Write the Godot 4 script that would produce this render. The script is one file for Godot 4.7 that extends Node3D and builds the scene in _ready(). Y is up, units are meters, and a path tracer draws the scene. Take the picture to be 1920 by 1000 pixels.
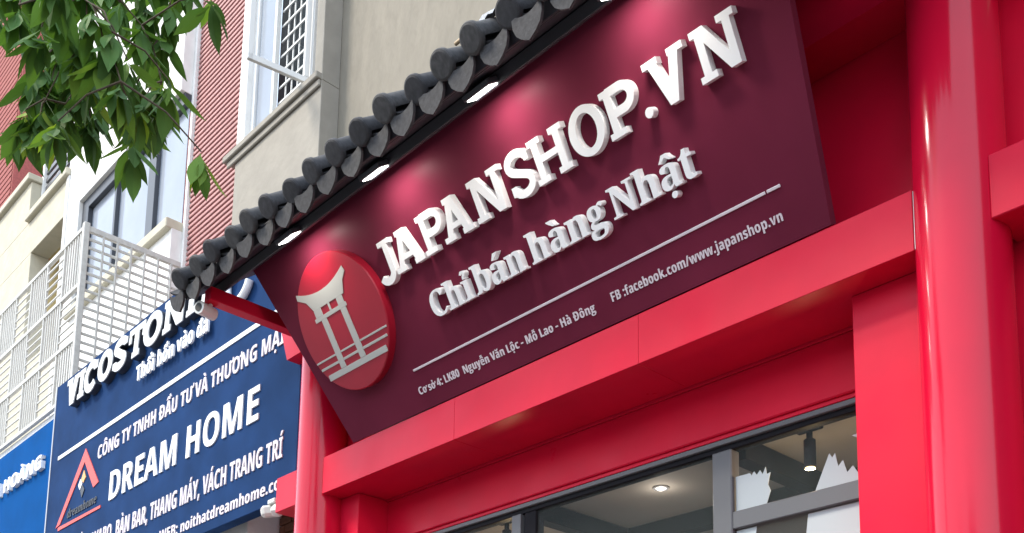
extends Node3D

# ------------------------------------------------------------------ helpers
var M := {}
var taken := {}
var mesh_cache := {}
var fonts := {}
var rng := RandomNumberGenerator.new()

func lin(r: float, g: float, b: float) -> Color:
	return Color(r, g, b).linear_to_srgb()

func noise_tex(freq: float, a: Color, b: Color, seed_: int, size := 512, mid := -1.0) -> NoiseTexture2D:
	var n := FastNoiseLite.new()
	n.noise_type = FastNoiseLite.TYPE_SIMPLEX_SMOOTH
	n.frequency = freq
	n.seed = seed_
	n.fractal_octaves = 5
	n.fractal_gain = 0.55
	var t := NoiseTexture2D.new()
	t.width = size; t.height = size
	t.seamless = true
	t.noise = n
	var g := Gradient.new()
	g.set_color(0, a); g.set_color(1, b)
	if mid > 0.0:
		g.set_offset(0, mid - 0.12); g.set_offset(1, mid + 0.12)
	t.color_ramp = g
	return t

func bump_tex(freq: float, seed_: int, strength := 4.0) -> NoiseTexture2D:
	var n := FastNoiseLite.new()
	n.noise_type = FastNoiseLite.TYPE_SIMPLEX_SMOOTH
	n.frequency = freq
	n.seed = seed_
	n.fractal_octaves = 4
	var t := NoiseTexture2D.new()
	t.width = 512; t.height = 512
	t.seamless = true
	t.noise = n
	t.as_normal_map = true
	t.bump_strength = strength
	return t

# a plain material, its colour broken up by a noise of two near tones, world-triplanar
func mat(key: String, c: Color, rough: float, vary := 0.0, freq := 0.01, scale := 0.5, bump := 0.0, metallic := 0.0) -> StandardMaterial3D:
	var m := StandardMaterial3D.new()
	m.roughness = rough
	m.metallic = metallic
	if vary > 0.0:
		var lo := Color(c.r * (1.0 - vary), c.g * (1.0 - vary), c.b * (1.0 - vary))
		var hi := Color(minf(1.0, c.r * (1.0 + vary * 0.6)), minf(1.0, c.g * (1.0 + vary * 0.6)), minf(1.0, c.b * (1.0 + vary * 0.6)))
		m.albedo_texture = noise_tex(freq, lo, hi, key.hash() % 1000, 512)
		m.uv1_triplanar = true
		m.uv1_world_triplanar = true
		m.uv1_scale = Vector3.ONE * scale
	else:
		m.albedo_color = c
	if bump > 0.0:
		m.normal_enabled = true
		m.normal_texture = bump_tex(0.03, key.hash() % 777, 3.0)
		m.normal_scale = bump
		m.uv1_triplanar = true
		m.uv1_world_triplanar = true
		m.uv1_scale = Vector3.ONE * scale
	M[key] = m
	return m

func numbered(called: String) -> String:
	if not taken.has(called):
		taken[called] = 0
		return called
	taken[called] += 1
	return "%s_%03d" % [called, taken[called]]

func thing(called: String, label: String, category: String, at := Vector3.ZERO, group := "", kind := "") -> Node3D:
	var o := Node3D.new()
	o.name = numbered(called)
	add_child(o)
	o.position = at
	o.set_meta("label", label)
	o.set_meta("category", category)
	if group != "": o.set_meta("group", group)
	if kind != "": o.set_meta("kind", kind)
	return o

func part(parent: Node3D, called: String, mesh: Mesh, m: Material, t := Transform3D.IDENTITY) -> MeshInstance3D:
	var o := MeshInstance3D.new()
	o.name = called
	o.mesh = mesh
	o.material_override = m
	o.transform = t
	parent.add_child(o, true)
	return o

# t is given in world space; parents are never turned, only moved
func wpart(parent: Node3D, called: String, mesh: Mesh, m: Material, t: Transform3D) -> MeshInstance3D:
	var base := Vector3.ZERO
	var p: Node = parent
	while p is Node3D and p != self:
		base += (p as Node3D).position
		p = p.get_parent()
	t.origin -= base
	return part(parent, called, mesh, m, t)

func tri(st: SurfaceTool, a: Vector3, b: Vector3, c: Vector3, n: Vector3) -> void:
	if (b - a).cross(c - a).dot(n) > 0.0:
		var k := b; b = c; c = k
	st.set_normal(n); st.add_vertex(a)
	st.set_normal(n); st.add_vertex(b)
	st.set_normal(n); st.add_vertex(c)

func quad(st: SurfaceTool, a: Vector3, b: Vector3, c: Vector3, d: Vector3, n: Vector3) -> void:
	tri(st, a, b, c, n)
	tri(st, a, c, d, n)

# chamfered box
func cbox(size: Vector3, b: float) -> ArrayMesh:
	var key := "%s|%.4f" % [size.snapped(Vector3.ONE * 0.0005), b]
	if mesh_cache.has(key): return mesh_cache[key]
	b = minf(b, minf(size.x, minf(size.y, size.z)) * 0.4)
	var st := SurfaceTool.new()
	st.begin(Mesh.PRIMITIVE_TRIANGLES)
	var h := size * 0.5
	var i := h - Vector3.ONE * b
	for a in 3:
		var u := (a + 1) % 3
		var v := (a + 2) % 3
		for s in [-1.0, 1.0]:
			var n := Vector3.ZERO
			n[a] = s
			var q := []
			for e in [[-1, -1], [1, -1], [1, 1], [-1, 1]]:
				var p := Vector3.ZERO
				p[a] = h[a] * s; p[u] = i[u] * e[0]; p[v] = i[v] * e[1]
				q.append(p)
			quad(st, q[0], q[1], q[2], q[3], n)
			for s2 in [-1.0, 1.0]:
				var n2 := Vector3.ZERO
				n2[a] = s; n2[u] = s2
				n2 = n2.normalized()
				var p0 := Vector3.ZERO; p0[a] = h[a] * s; p0[u] = i[u] * s2; p0[v] = -i[v]
				var p1 := p0; p1[v] = i[v]
				var p2 := Vector3.ZERO; p2[a] = i[a] * s; p2[u] = h[u] * s2; p2[v] = i[v]
				var p3 := p2; p3[v] = -i[v]
				quad(st, p0, p1, p2, p3, n2)
	for sx in [-1.0, 1.0]:
		for sy in [-1.0, 1.0]:
			for sz in [-1.0, 1.0]:
				tri(st, Vector3(h.x * sx, i.y * sy, i.z * sz), Vector3(i.x * sx, h.y * sy, i.z * sz), Vector3(i.x * sx, i.y * sy, h.z * sz), Vector3(sx, sy, sz).normalized())
	var m := st.commit()
	mesh_cache[key] = m
	return m

func box(parent: Node3D, called: String, mn: Vector3, mx: Vector3, m: Material, b := 0.004) -> MeshInstance3D:
	var lo := Vector3(minf(mn.x, mx.x), minf(mn.y, mx.y), minf(mn.z, mx.z))
	var hi := Vector3(maxf(mn.x, mx.x), maxf(mn.y, mx.y), maxf(mn.z, mx.z))
	return wpart(parent, called, cbox(hi - lo, b), m, Transform3D(Basis.IDENTITY, (lo + hi) * 0.5))

# a bar of rectangular section between two points
func bar(parent: Node3D, called: String, a: Vector3, b: Vector3, w: float, h: float, m: Material, bevel := 0.002, roll := Vector3.UP) -> MeshInstance3D:
	var z := (b - a).normalized()
	var x := roll.cross(z)
	if x.length() < 0.01: x = Vector3.RIGHT.cross(z)
	x = x.normalized()
	var y := z.cross(x)
	return wpart(parent, called, cbox(Vector3(w, h, a.distance_to(b)), bevel), m, Transform3D(Basis(x, y, z), (a + b) * 0.5))

# round tube through points with radii, capped
func tube_mesh(pts: PackedVector3Array, rad: PackedFloat32Array, seg := 12) -> ArrayMesh:
	var st := SurfaceTool.new()
	st.begin(Mesh.PRIMITIVE_TRIANGLES)
	var rings := []
	var side := Vector3.ZERO
	for k in pts.size():
		var d := (pts[mini(k + 1, pts.size() - 1)] - pts[maxi(k - 1, 0)]).normalized()
		if side == Vector3.ZERO:
			side = d.cross(Vector3.UP)
			if side.length() < 0.05: side = d.cross(Vector3.RIGHT)
		side = (side - d * side.dot(d)).normalized()
		var other := d.cross(side)
		var ring := []
		for s in seg:
			var a := TAU * s / seg
			ring.append([pts[k] + (side * cos(a) + other * sin(a)) * rad[k], side * cos(a) + other * sin(a)])
		rings.append([ring, d])
	for k in pts.size() - 1:
		for s in seg:
			var a: Array = rings[k][0][s]
			var b: Array = rings[k][0][(s + 1) % seg]
			var c: Array = rings[k + 1][0][(s + 1) % seg]
			var d: Array = rings[k + 1][0][s]
			var mid: Vector3 = a[1] + b[1]
			var tris := [[a, b, c], [a, c, d]]
			for t in tris:
				var p0: Vector3 = t[0][0]; var p1: Vector3 = t[1][0]; var p2: Vector3 = t[2][0]
				var order := [0, 1, 2]
				if (p1 - p0).cross(p2 - p0).dot(mid) > 0.0: order = [0, 2, 1]
				for o in order:
					st.set_normal(t[o][1]); st.add_vertex(t[o][0])
	for e in [0, pts.size() - 1]:
		var n: Vector3 = rings[e][1] * (-1.0 if e == 0 else 1.0)
		for s in seg:
			tri(st, pts[e], rings[e][0][s][0], rings[e][0][(s + 1) % seg][0], n)
	return st.commit()

func tube(parent: Node3D, called: String, pts: Array, rad: Array, m: Material, seg := 12) -> MeshInstance3D:
	return wpart(parent, called, tube_mesh(PackedVector3Array(pts), PackedFloat32Array(rad), seg), m, Transform3D.IDENTITY)

func lathe(profile: Array, seg := 48) -> ArrayMesh:   # profile of Vector2(radius, height) round y
	var st := SurfaceTool.new()
	st.begin(Mesh.PRIMITIVE_TRIANGLES)
	for k in profile.size() - 1:
		var p: Vector2 = profile[k]; var q: Vector2 = profile[k + 1]
		var t := (q - p).normalized()
		for s in seg:
			var a := TAU * s / seg; var b := TAU * (s + 1) / seg
			var da := Vector3(cos(a), 0, sin(a)); var db := Vector3(cos(b), 0, sin(b))
			var na := (da * t.y - Vector3.UP * t.x).normalized(); var nb := (db * t.y - Vector3.UP * t.x).normalized()
			var v := [da * p.x + Vector3.UP * p.y, db * p.x + Vector3.UP * p.y, db * q.x + Vector3.UP * q.y, da * q.x + Vector3.UP * q.y]
			var ns := [na, nb, nb, na]
			for f in [[0, 1, 2], [0, 2, 3]]:
				var o: Array = f
				if (v[f[1]] - v[f[0]]).cross(v[f[2]] - v[f[0]]).dot(na + nb) > 0.0: o = [f[0], f[2], f[1]]
				for i in o:
					st.set_normal(ns[i]); st.add_vertex(v[i])
	return st.commit()

# prism of a 2D outline, z from 0 to depth
func extr(poly: PackedVector2Array, depth: float) -> ArrayMesh:
	var st := SurfaceTool.new()
	st.begin(Mesh.PRIMITIVE_TRIANGLES)
	if Geometry2D.is_polygon_clockwise(poly): poly.reverse()
	var idx := Geometry2D.triangulate_polygon(poly)
	for k in range(0, idx.size(), 3):
		var a := poly[idx[k]]; var b := poly[idx[k + 1]]; var c := poly[idx[k + 2]]
		tri(st, Vector3(a.x, a.y, depth), Vector3(b.x, b.y, depth), Vector3(c.x, c.y, depth), Vector3.BACK)
		tri(st, Vector3(a.x, a.y, 0), Vector3(b.x, b.y, 0), Vector3(c.x, c.y, 0), Vector3.FORWARD)
	for k in poly.size():
		var a := poly[k]; var b := poly[(k + 1) % poly.size()]
		var n := Vector3(b.y - a.y, a.x - b.x, 0).normalized()
		quad(st, Vector3(a.x, a.y, 0), Vector3(b.x, b.y, 0), Vector3(b.x, b.y, depth), Vector3(a.x, a.y, depth), n)
	return st.commit()

func font(which: String, weight: int) -> SystemFont:
	var key := which + str(weight)
	if not fonts.has(key):
		var f := SystemFont.new()
		f.font_names = PackedStringArray([which])
		f.font_weight = weight
		var tm := TextMesh.new()
		tm.font = f; tm.font_size = 96; tm.pixel_size = 0.01; tm.depth = 0.1; tm.text = "H"
		fonts[key] = [f, tm.get_aabb()]
	return fonts[key][0]

# letters with marks that the fonts lack: base letter, marks (h hook, . dot below, o horn, ~ tilde, / acute, \\ grave above)
const MARKS := {"ổ": "ôh", "ồ": "ô\\", "ỉ": "ıh", "ậ": "â.", "ở": "ooh", "ơ": "oo", "ễ": "ê~", "ộ": "ô.", "ỗ": "ô~", "ầ": "â\\", "Ầ": "Â\\", "Ư": "Uo", "ư": "uo", "Ơ": "Oo", "Ạ": "A.", "Ố": "Ô/"}

func mark_poly(kind: String) -> PackedVector2Array:
	match kind:
		"h": return PackedVector2Array([Vector2(-0.14, 0.20), Vector2(-0.05, 0.30), Vector2(0.09, 0.28), Vector2(0.14, 0.18), Vector2(0.10, 0.10), Vector2(0.04, 0.06), Vector2(0.04, 0.0), Vector2(-0.05, 0.0), Vector2(-0.04, 0.10), Vector2(0.03, 0.15), Vector2(0.03, 0.20), Vector2(-0.07, 0.16)])
		"~": return PackedVector2Array([Vector2(-0.2, 0.02), Vector2(-0.15, 0.13), Vector2(-0.05, 0.14), Vector2(0.06, 0.08), Vector2(0.13, 0.15), Vector2(0.2, 0.13), Vector2(0.14, 0.01), Vector2(0.05, 0.0), Vector2(-0.07, 0.06), Vector2(-0.13, 0.0)])
		"/": return PackedVector2Array([Vector2(-0.10, 0.0), Vector2(0.04, 0.24), Vector2(0.20, 0.20), Vector2(0.0, 0.0)])
		"\\": return PackedVector2Array([Vector2(0.10, 0.0), Vector2(-0.04, 0.24), Vector2(-0.20, 0.20), Vector2(0.0, 0.0)])
		"o": return PackedVector2Array([Vector2(-0.08, 0.0), Vector2(0.05, 0.06), Vector2(0.06, 0.2), Vector2(0.18, 0.2), Vector2(0.17, 0.04), Vector2(0.06, -0.08), Vector2(-0.08, -0.1)])
	var p := PackedVector2Array()
	for k in 12: p.append(Vector2(cos(TAU * k / 12), sin(TAU * k / 12)) * 0.105)
	return p

# lettering between x0 and x1 on a frame's plane, standing on base, capitals cap high
func text(parent: Node3D, called: String, s: String, which: String, weight: int, x0: float, x1: float, base: float, cap: float, z0: float, depth: float, m: Material, frame: Transform3D, slant := 0.0) -> MeshInstance3D:
	var f := font(which, weight)
	var h: AABB = fonts[which + str(weight)][1]
	var plain := ""
	var marks := []
	for ch in s:
		if MARKS.has(ch):
			for k in range(1, MARKS[ch].length()): marks.append([plain.length(), MARKS[ch][k]])
			plain += MARKS[ch][0]
		else:
			plain += ch
	var tm := TextMesh.new()
	tm.font = f; tm.font_size = 96; tm.pixel_size = 0.01; tm.depth = 1.0; tm.text = plain
	tm.curve_step = 2.0
	var a := tm.get_aabb()
	var sy := cap / h.size.y
	var sx := (x1 - x0) / a.size.x
	var b := Basis(Vector3(sx, 0, 0), Vector3(slant * sy, sy, 0), Vector3(0, 0, depth))
	var o := Vector3(x0 - a.position.x * sx - slant * sy * h.position.y, base - h.position.y * sy, z0 + depth * 0.5)
	var out := wpart(parent, called, tm, m, frame * Transform3D(b, o))
	var total := f.get_string_size(plain, HORIZONTAL_ALIGNMENT_LEFT, -1, 96).x
	for mk in marks:
		var i: int = mk[0]
		var p0 := f.get_string_size(plain.left(i), HORIZONTAL_ALIGNMENT_LEFT, -1, 96).x
		var p1 := f.get_string_size(plain.left(i + 1), HORIZONTAL_ALIGNMENT_LEFT, -1, 96).x
		var cx := ((p0 + p1) * 0.5 - total * 0.5) * 0.01
		var one := TextMesh.new()
		one.font = f; one.font_size = 96; one.pixel_size = 0.01; one.text = plain[i]
		var g := one.get_aabb()
		var capu := h.size.y
		var top: float = g.position.y + g.size.y
		var y: float = top + capu * 0.05
		var x := cx
		var kind: String = mk[1]
		if kind == ".": y = h.position.y - capu * 0.20
		elif kind == "o":
			y = top - capu * 0.16
			x = cx + (p1 - p0) * 0.005
			if plain[i] in ["U", "O"]: y = top - capu * 0.10
		elif plain[i] in ["â", "ô", "ê", "Â", "Ô"]:
			y = top - capu * 0.12
			x = cx + capu * (0.30 if kind != "~" else 0.0)
			if kind == "~": y = top + capu * 0.02
		var poly := mark_poly(kind)
		var q := PackedVector2Array()
		for v in poly: q.append(v * capu * 1.05)
		wpart(parent, "accent", extr(q, 1.0), m, frame * Transform3D(b, o) * Transform3D(Basis.IDENTITY, Vector3(x, y, -0.5)))
	return out

# ------------------------------------------------------------------ slab capitals, one unit high, w wide
func rect2(x0: float, y0: float, x1: float, y1: float) -> PackedVector2Array:
	return PackedVector2Array([Vector2(x0, y0), Vector2(x1, y0), Vector2(x1, y1), Vector2(x0, y1)])

func stroke(pts: Array, wide: float) -> PackedVector2Array:
	# outline of a bent stroke, ends cut square
	var a := PackedVector2Array()
	var b := PackedVector2Array()
	for k in pts.size():
		var d: Vector2 = (pts[mini(k + 1, pts.size() - 1)] - pts[maxi(k - 1, 0)]).normalized()
		var n := Vector2(-d.y, d.x) * wide * 0.5
		a.append(pts[k] + n)
		b.append(pts[k] - n)
	b.reverse()
	a.append_array(b)
	return a

func arc2(c: Vector2, rx: float, ry: float, from: float, to: float, n := 18) -> Array:
	var out := []
	for k in n + 1:
		var a := deg_to_rad(lerpf(from, to, k / float(n)))
		out.append(c + Vector2(cos(a) * rx, sin(a) * ry))
	return out

func glyph(ch: String, w: float, t: float, s: float) -> Array:   # [polygons, split x]
	var o := 0.10
	match ch:
		"H": return [[rect2(o, 0, o + t, 1), rect2(w - o - t, 0, w - o, 1), rect2(o, 0.44, w - o, 0.44 + s * 1.1), rect2(0, 0, t + 2 * o, s), rect2(w - t - 2 * o, 0, w, s), rect2(0, 1 - s, t + 2 * o, 1), rect2(w - t - 2 * o, 1 - s, w, 1)], -1.0]
		"N": return [[rect2(o, 0, o + t * 0.92, 1), rect2(w - o - t * 0.92, 0, w - o, 1), PackedVector2Array([Vector2(o, 1), Vector2(o + t * 1.25, 1), Vector2(w - o, 0), Vector2(w - o - t * 1.25, 0)]), rect2(0, 0, t + 2 * o, s), rect2(w - t - 2 * o, 1 - s, w, 1), rect2(0, 1 - s, o + 0.02, 1)], -1.0]
		"V": return [[PackedVector2Array([Vector2(o, 1), Vector2(o + t * 1.15, 1), Vector2(w * 0.5 + t * 0.55, 0), Vector2(w * 0.5 - t * 0.55, 0)]), PackedVector2Array([Vector2(w - o, 1), Vector2(w - o - t * 1.15, 1), Vector2(w * 0.5 - t * 0.55, 0), Vector2(w * 0.5 + t * 0.55, 0)]), rect2(0, 1 - s, t + 2 * o, 1), rect2(w - t - 2 * o, 1 - s, w, 1)], -1.0]
		"A": return [[PackedVector2Array([Vector2(o, 0), Vector2(o + t * 1.05, 0), Vector2(w * 0.5 + t * 0.6, 1), Vector2(w * 0.5 - t * 0.6, 1)]), PackedVector2Array([Vector2(w - o, 0), Vector2(w - o - t * 1.05, 0), Vector2(w * 0.5 - t * 0.6, 1), Vector2(w * 0.5 + t * 0.6, 1)]), rect2(w * 0.27, 0.25, w * 0.73, 0.25 + s), rect2(0, 0, t + 2 * o, s), rect2(w - t - 2 * o, 0, w, s), rect2(w * 0.5 - t * 0.6 - 0.12, 1 - s, w * 0.5, 1)], w * 0.5]
		"P":
			var path := [Vector2(o + t * 0.5, 1 - s * 0.58)]
			path.append_array(arc2(Vector2(w - 0.36, 0.70), 0.36 - t * 0.5, 0.30 - s * 0.58, 90, -90))
			path.append(Vector2(o + t * 0.5, 0.40 + s * 0.58))
			return [[rect2(o, 0, o + t, 1), stroke(path, (t + s) * 0.56), rect2(0, 0, t + 2 * o + 0.06, s), rect2(0, 1 - s, o + 0.02, 1)], w * 0.58]
		"O":
			var l := arc2(Vector2(w * 0.5, 0.5), w * 0.5, 0.53, 90, 270)
			l.append_array(arc2(Vector2(w * 0.5, 0.5), w * 0.5 - t * 1.08, 0.53 - s * 1.25, 270, 90))
			var r := arc2(Vector2(w * 0.5, 0.5), w * 0.5, 0.53, -90, 90)
			r.append_array(arc2(Vector2(w * 0.5, 0.5), w * 0.5 - t * 1.08, 0.53 - s * 1.25, 90, -90))
			return [[PackedVector2Array(l), PackedVector2Array(r)], w * 0.5]
		"S":
			var p := arc2(Vector2(w * 0.5, 0.745), w * 0.5 - t * 0.5, 0.285 - s * 0.6, 20, 240, 14)
			p.append_array(arc2(Vector2(w * 0.5, 0.255), w * 0.5 - t * 0.5, 0.285 - s * 0.6, 62, -160, 14))
			return [[stroke(p, (t + s) * 0.56), rect2(w - t * 0.85, 0.70, w - 0.02, 0.92), rect2(0.02, 0.08, t * 0.85, 0.30)], -1.0]
		"C":
			return [[stroke(arc2(Vector2(w * 0.54, 0.5), w * 0.54 - t * 0.5, 0.53 - s * 0.6, 40, 320, 24), (t + s) * 0.58), rect2(w - t * 0.95, 0.66, w, 0.94)], -1.0]
		"J":
			var p := [Vector2(w - o - t * 0.5, 1.0), Vector2(w - o - t * 0.5, 0.35)]
			p.append_array(arc2(Vector2(w * 0.42, 0.20), w * 0.58 - o - t * 0.5, 0.25 - s * 0.2, 0, -160, 12))
			return [[stroke(p, t), rect2(w - t - 2 * o - 0.08, 1 - s, w, 1)], -1.0]
		"T": return [[rect2(w * 0.5 - t * 0.5, 0, w * 0.5 + t * 0.5, 1), rect2(0, 1 - s * 1.1, w, 1), rect2(0, 1 - s * 2.4, t * 0.55, 1), rect2(w - t * 0.55, 1 - s * 2.4, w, 1), rect2(w * 0.5 - t * 0.5 - o, 0, w * 0.5 + t * 0.5 + o, s)], -1.0]
		"I": return [[rect2(w * 0.5 - t * 0.5, 0, w * 0.5 + t * 0.5, 1), rect2(0, 0, w, s), rect2(0, 1 - s, w, 1)], -1.0]
		"E": return [[rect2(o, 0, o + t, 1), rect2(0, 0, w, s), rect2(0, 1 - s, w, 1), rect2(o, 0.44, w * 0.8, 0.44 + s), rect2(w - t * 0.6, 0, w, s * 2.2), rect2(w - t * 0.6, 1 - s * 2.2, w, 1)], -1.0]
	return [[PackedVector2Array(arc2(Vector2(w * 0.5, w * 0.5), w * 0.5, w * 0.5, 0, 345, 23))], -1.0]

func slab(parent: Node3D, called: String, ch: String, x0: float, x1: float, base: float, cap: float, z0: float, depth: float, m: Material, frame: Transform3D, t := 0.2, s := 0.14, slant := 0.0) -> MeshInstance3D:
	var w := (x1 - x0) / cap
	var g := glyph(ch, w, t, s)
	var halves := [g[0]]
	var cut: float = g[1]
	if cut > 0.0:
		halves = [[], []]
		for p in g[0]:
			for q in Geometry2D.intersect_polygons(p, rect2(-1, -1, cut, 2)): halves[0].append(q)
			for q in Geometry2D.intersect_polygons(p, rect2(cut, -1, 5, 2)): halves[1].append(q)
	var st := SurfaceTool.new()
	st.begin(Mesh.PRIMITIVE_TRIANGLES)
	for half in halves:
		var done := []
		for p in half:
			var cur: PackedVector2Array = p
			var again := true
			while again:
				again = false
				for k in done.size():
					var r := Geometry2D.merge_polygons(cur, done[k])
					if r.size() == 1:
						cur = r[0]
						done.remove_at(k)
						again = true
						break
			done.append(cur)
		for p in done:
			var q := PackedVector2Array()
			for v in p: q.append(Vector2(v.x + slant * v.y, v.y) * cap)
			st.append_from(extr(q, depth), 0, Transform3D.IDENTITY)
	return wpart(parent, called, st.commit(), m, frame * Transform3D(Basis.IDENTITY, Vector3(x0, base, z0)))

func _ready() -> void:
	rng.seed = 20
	camera_and_light()
	materials()
	ground()
	across()
	next_door()
	houses()
	balcony()
	neighbour_signs()
	torii()
	shop_sign()
	canopy()
	shopfront()
	street_tree()
	small_things()

# ------------------------------------------------------------------ camera, sky, sun
func camera_and_light() -> void:
	var cam := Camera3D.new()
	cam.name = "camera"
	add_child(cam)
	cam.projection = Camera3D.PROJECTION_FRUSTUM
	cam.near = 0.05
	cam.far = 400.0
	cam.size = 0.05 * 999.4 / 1996.95
	cam.frustum_offset = Vector2(0.0, 0.05 * 778.04 / 1996.95)
	cam.transform = Transform3D(Basis(Vector3(0.68240913, 0.0164862, -0.7307845), Vector3(0.10005244, 0.98822953, 0.11572338), Vector3(0.72409066, -0.15208746, 0.67272737)), Vector3(0, 1.5, 3.9))
	cam.current = true
	var sky := ProceduralSkyMaterial.new()
	sky.sky_top_color = Color(0.70, 0.77, 0.86)
	sky.sky_horizon_color = Color(1.0, 1.0, 1.0)
	sky.sky_curve = 0.2
	sky.ground_bottom_color = Color(0.45, 0.44, 0.42)
	sky.ground_horizon_color = Color(0.8, 0.8, 0.8)
	sky.sky_energy_multiplier = 1.1
	sky.sun_angle_max = 1.0
	var s := Sky.new()
	s.sky_material = sky
	var e := Environment.new()
	e.background_mode = Environment.BG_SKY
	e.sky = s
	e.background_energy_multiplier = 1.0
	e.tonemap_mode = Environment.TONE_MAPPER_LINEAR
	e.tonemap_exposure = 3.05
	e.sdfgi_enabled = true
	e.ssao_enabled = true
	e.ssil_enabled = true
	var w := WorldEnvironment.new()
	w.name = "environment"
	w.environment = e
	add_child(w)
	var sun := DirectionalLight3D.new()
	sun.name = "sun"
	sun.light_energy = 0.5
	sun.light_color = Color(1.0, 0.96, 0.9)
	sun.light_angular_distance = 14.0
	sun.shadow_enabled = true
	add_child(sun)
	sun.look_at_from_position(Vector3(-7, 12, 9), Vector3.ZERO)

func materials() -> void:
	mat("red_panel", lin(0.61, 0.006, 0.035), 1.0, 0.05, 0.008, 0.35)
	M.red_panel.roughness_texture = noise_tex(0.012, Color(0.26, 0.26, 0.26), Color(0.48, 0.48, 0.48), 91, 512)
	M.red_panel.metallic_specular = 0.27
	var rg := mat("red_gloss", lin(0.55, 0.005, 0.032), 0.16, 0.06, 0.006, 0.3)
	rg.clearcoat_enabled = true
	rg.clearcoat = 0.12
	rg.metallic_specular = 0.38
	rg.clearcoat_roughness = 0.08
	mat("sign_maroon", lin(0.145, 0.020, 0.042), 0.34, 0.10, 0.006, 0.4)
	M.sign_maroon.metallic_specular = 0.1
	mat("disc_red", lin(0.34, 0.010, 0.028), 0.3, 0.05, 0.01, 0.5)
	mat("letter_white", Color(0.945, 0.945, 0.945), 0.35)
	mat("letter_silver", Color(0.80, 0.80, 0.79), 0.4)
	mat("letter_return", lin(0.03, 0.035, 0.05), 0.4)
	mat("print_white", Color(0.84, 0.80, 0.82), 0.5)
	mat("emblem_white", Color(0.68, 0.68, 0.66), 0.5)
	for k in 3:
		mat("tile%d" % k, [lin(0.046, 0.045, 0.049), lin(0.034, 0.033, 0.037), lin(0.062, 0.060, 0.061)][k], 0.8, 0.35, 0.02, 2.5, 0.5)
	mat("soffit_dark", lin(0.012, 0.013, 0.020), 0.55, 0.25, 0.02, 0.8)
	mat("beige_wall", lin(0.212, 0.190, 0.150), 0.85, 0.06, 0.01, 0.4, 0.25)
	M.beige_wall.uv1_scale = Vector3(0.7, 0.16, 0.7)
	mat("window_wall", lin(0.275, 0.252, 0.212), 0.85, 0.05, 0.01, 0.4, 0.2)
	mat("cream_wall", lin(0.48, 0.445, 0.345), 0.85, 0.05, 0.01, 0.4, 0.25)
	mat("white_wall", lin(0.72, 0.71, 0.68), 0.85, 0.05, 0.01, 0.4, 0.25)
	mat("ochre", lin(0.50, 0.40, 0.19), 0.85, 0.08, 0.01, 0.4)
	mat("rib_red", lin(0.42, 0.205, 0.195), 0.7, 0.12, 0.02, 1.0)
	mat("rib_gap", lin(0.23, 0.078, 0.075), 0.85, 0.1, 0.02, 1.0)
	mat("brick_red", lin(0.30, 0.07, 0.06), 0.85, 0.15, 0.03, 1.0)
	mat("frame_white", Color(0.84, 0.84, 0.83), 0.45)
	mat("frame_grey", lin(0.10, 0.10, 0.105), 0.4)
	mat("frame_dark", lin(0.045, 0.05, 0.06), 0.4)
	mat("frame_black", lin(0.014, 0.013, 0.016), 0.45)
	M.frame_black.metallic_specular = 0.15
	mat("balcony_paint", lin(0.52, 0.51, 0.47), 0.5, 0.08, 0.02, 1.0)
	mat("navy", lin(0.016, 0.046, 0.132), 0.6, 0.12, 0.008, 0.4)
	M.navy.metallic_specular = 0.08
	mat("bright_blue", lin(0.004, 0.075, 0.26), 0.6, 0.06, 0.008, 0.4)
	M.bright_blue.metallic_specular = 0.06
	mat("logo_red", lin(0.62, 0.05, 0.04), 0.5)
	mat("logo_orange", lin(0.75, 0.38, 0.12), 0.5)
	mat("logo_black", lin(0.008, 0.015, 0.03), 0.5)
	mat("metal_white", Color(0.82, 0.82, 0.80), 0.4)
	mat("metal_grey", lin(0.35, 0.35, 0.36), 0.35, 0.0, 0.01, 0.5, 0.0, 0.6)
	mat("hole_black", lin(0.006, 0.006, 0.006), 0.6)
	mat("concrete", lin(0.14, 0.136, 0.132), 0.9, 0.12, 0.02, 0.5)
	mat("asphalt", lin(0.06, 0.06, 0.062), 0.9, 0.2, 0.03, 0.6)
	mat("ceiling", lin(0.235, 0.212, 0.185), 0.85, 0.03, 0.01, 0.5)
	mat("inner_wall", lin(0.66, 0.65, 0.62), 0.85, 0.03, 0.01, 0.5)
	mat("inner_floor", lin(0.45, 0.42, 0.38), 0.4, 0.08, 0.02, 0.6)
	mat("bark", lin(0.10, 0.075, 0.05), 0.95, 0.3, 0.03, 1.5, 1.0)
	mat("bamboo", lin(0.42, 0.31, 0.19), 0.75, 0.2, 0.03, 2.0)
	mat("mortar", lin(0.40, 0.41, 0.43), 0.9, 0.3, 0.03, 3.0, 1.0)
	mat("brick", lin(0.21, 0.085, 0.045), 0.85, 0.2, 0.03, 2.0, 0.5)
	mat("pane_pale", lin(0.30, 0.33, 0.38), 0.12, 0.05, 0.005, 0.3)
	M.pane_pale.metallic_specular = 0.3
	mat("film_white", lin(0.42, 0.455, 0.465), 0.6)
	var g := StandardMaterial3D.new()
	g.transparency = BaseMaterial3D.TRANSPARENCY_ALPHA
	g.albedo_color = Color(0.85, 0.92, 0.9, 0.02)
	g.roughness = 0.02
	g.metallic_specular = 0.07
	M["glass"] = g
	for k in 4:
		var c: Color = [lin(0.048, 0.098, 0.026), lin(0.066, 0.135, 0.035), lin(0.11, 0.19, 0.035), lin(0.19, 0.27, 0.035)][k]
		var l := mat("leaf%d" % k, c, 0.68)
		l.metallic_specular = 0.25
		l.backlight_enabled = true
		l.backlight = [lin(0.04, 0.09, 0.01), lin(0.06, 0.13, 0.012), lin(0.10, 0.19, 0.015), lin(0.2, 0.3, 0.02)][k]
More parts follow.
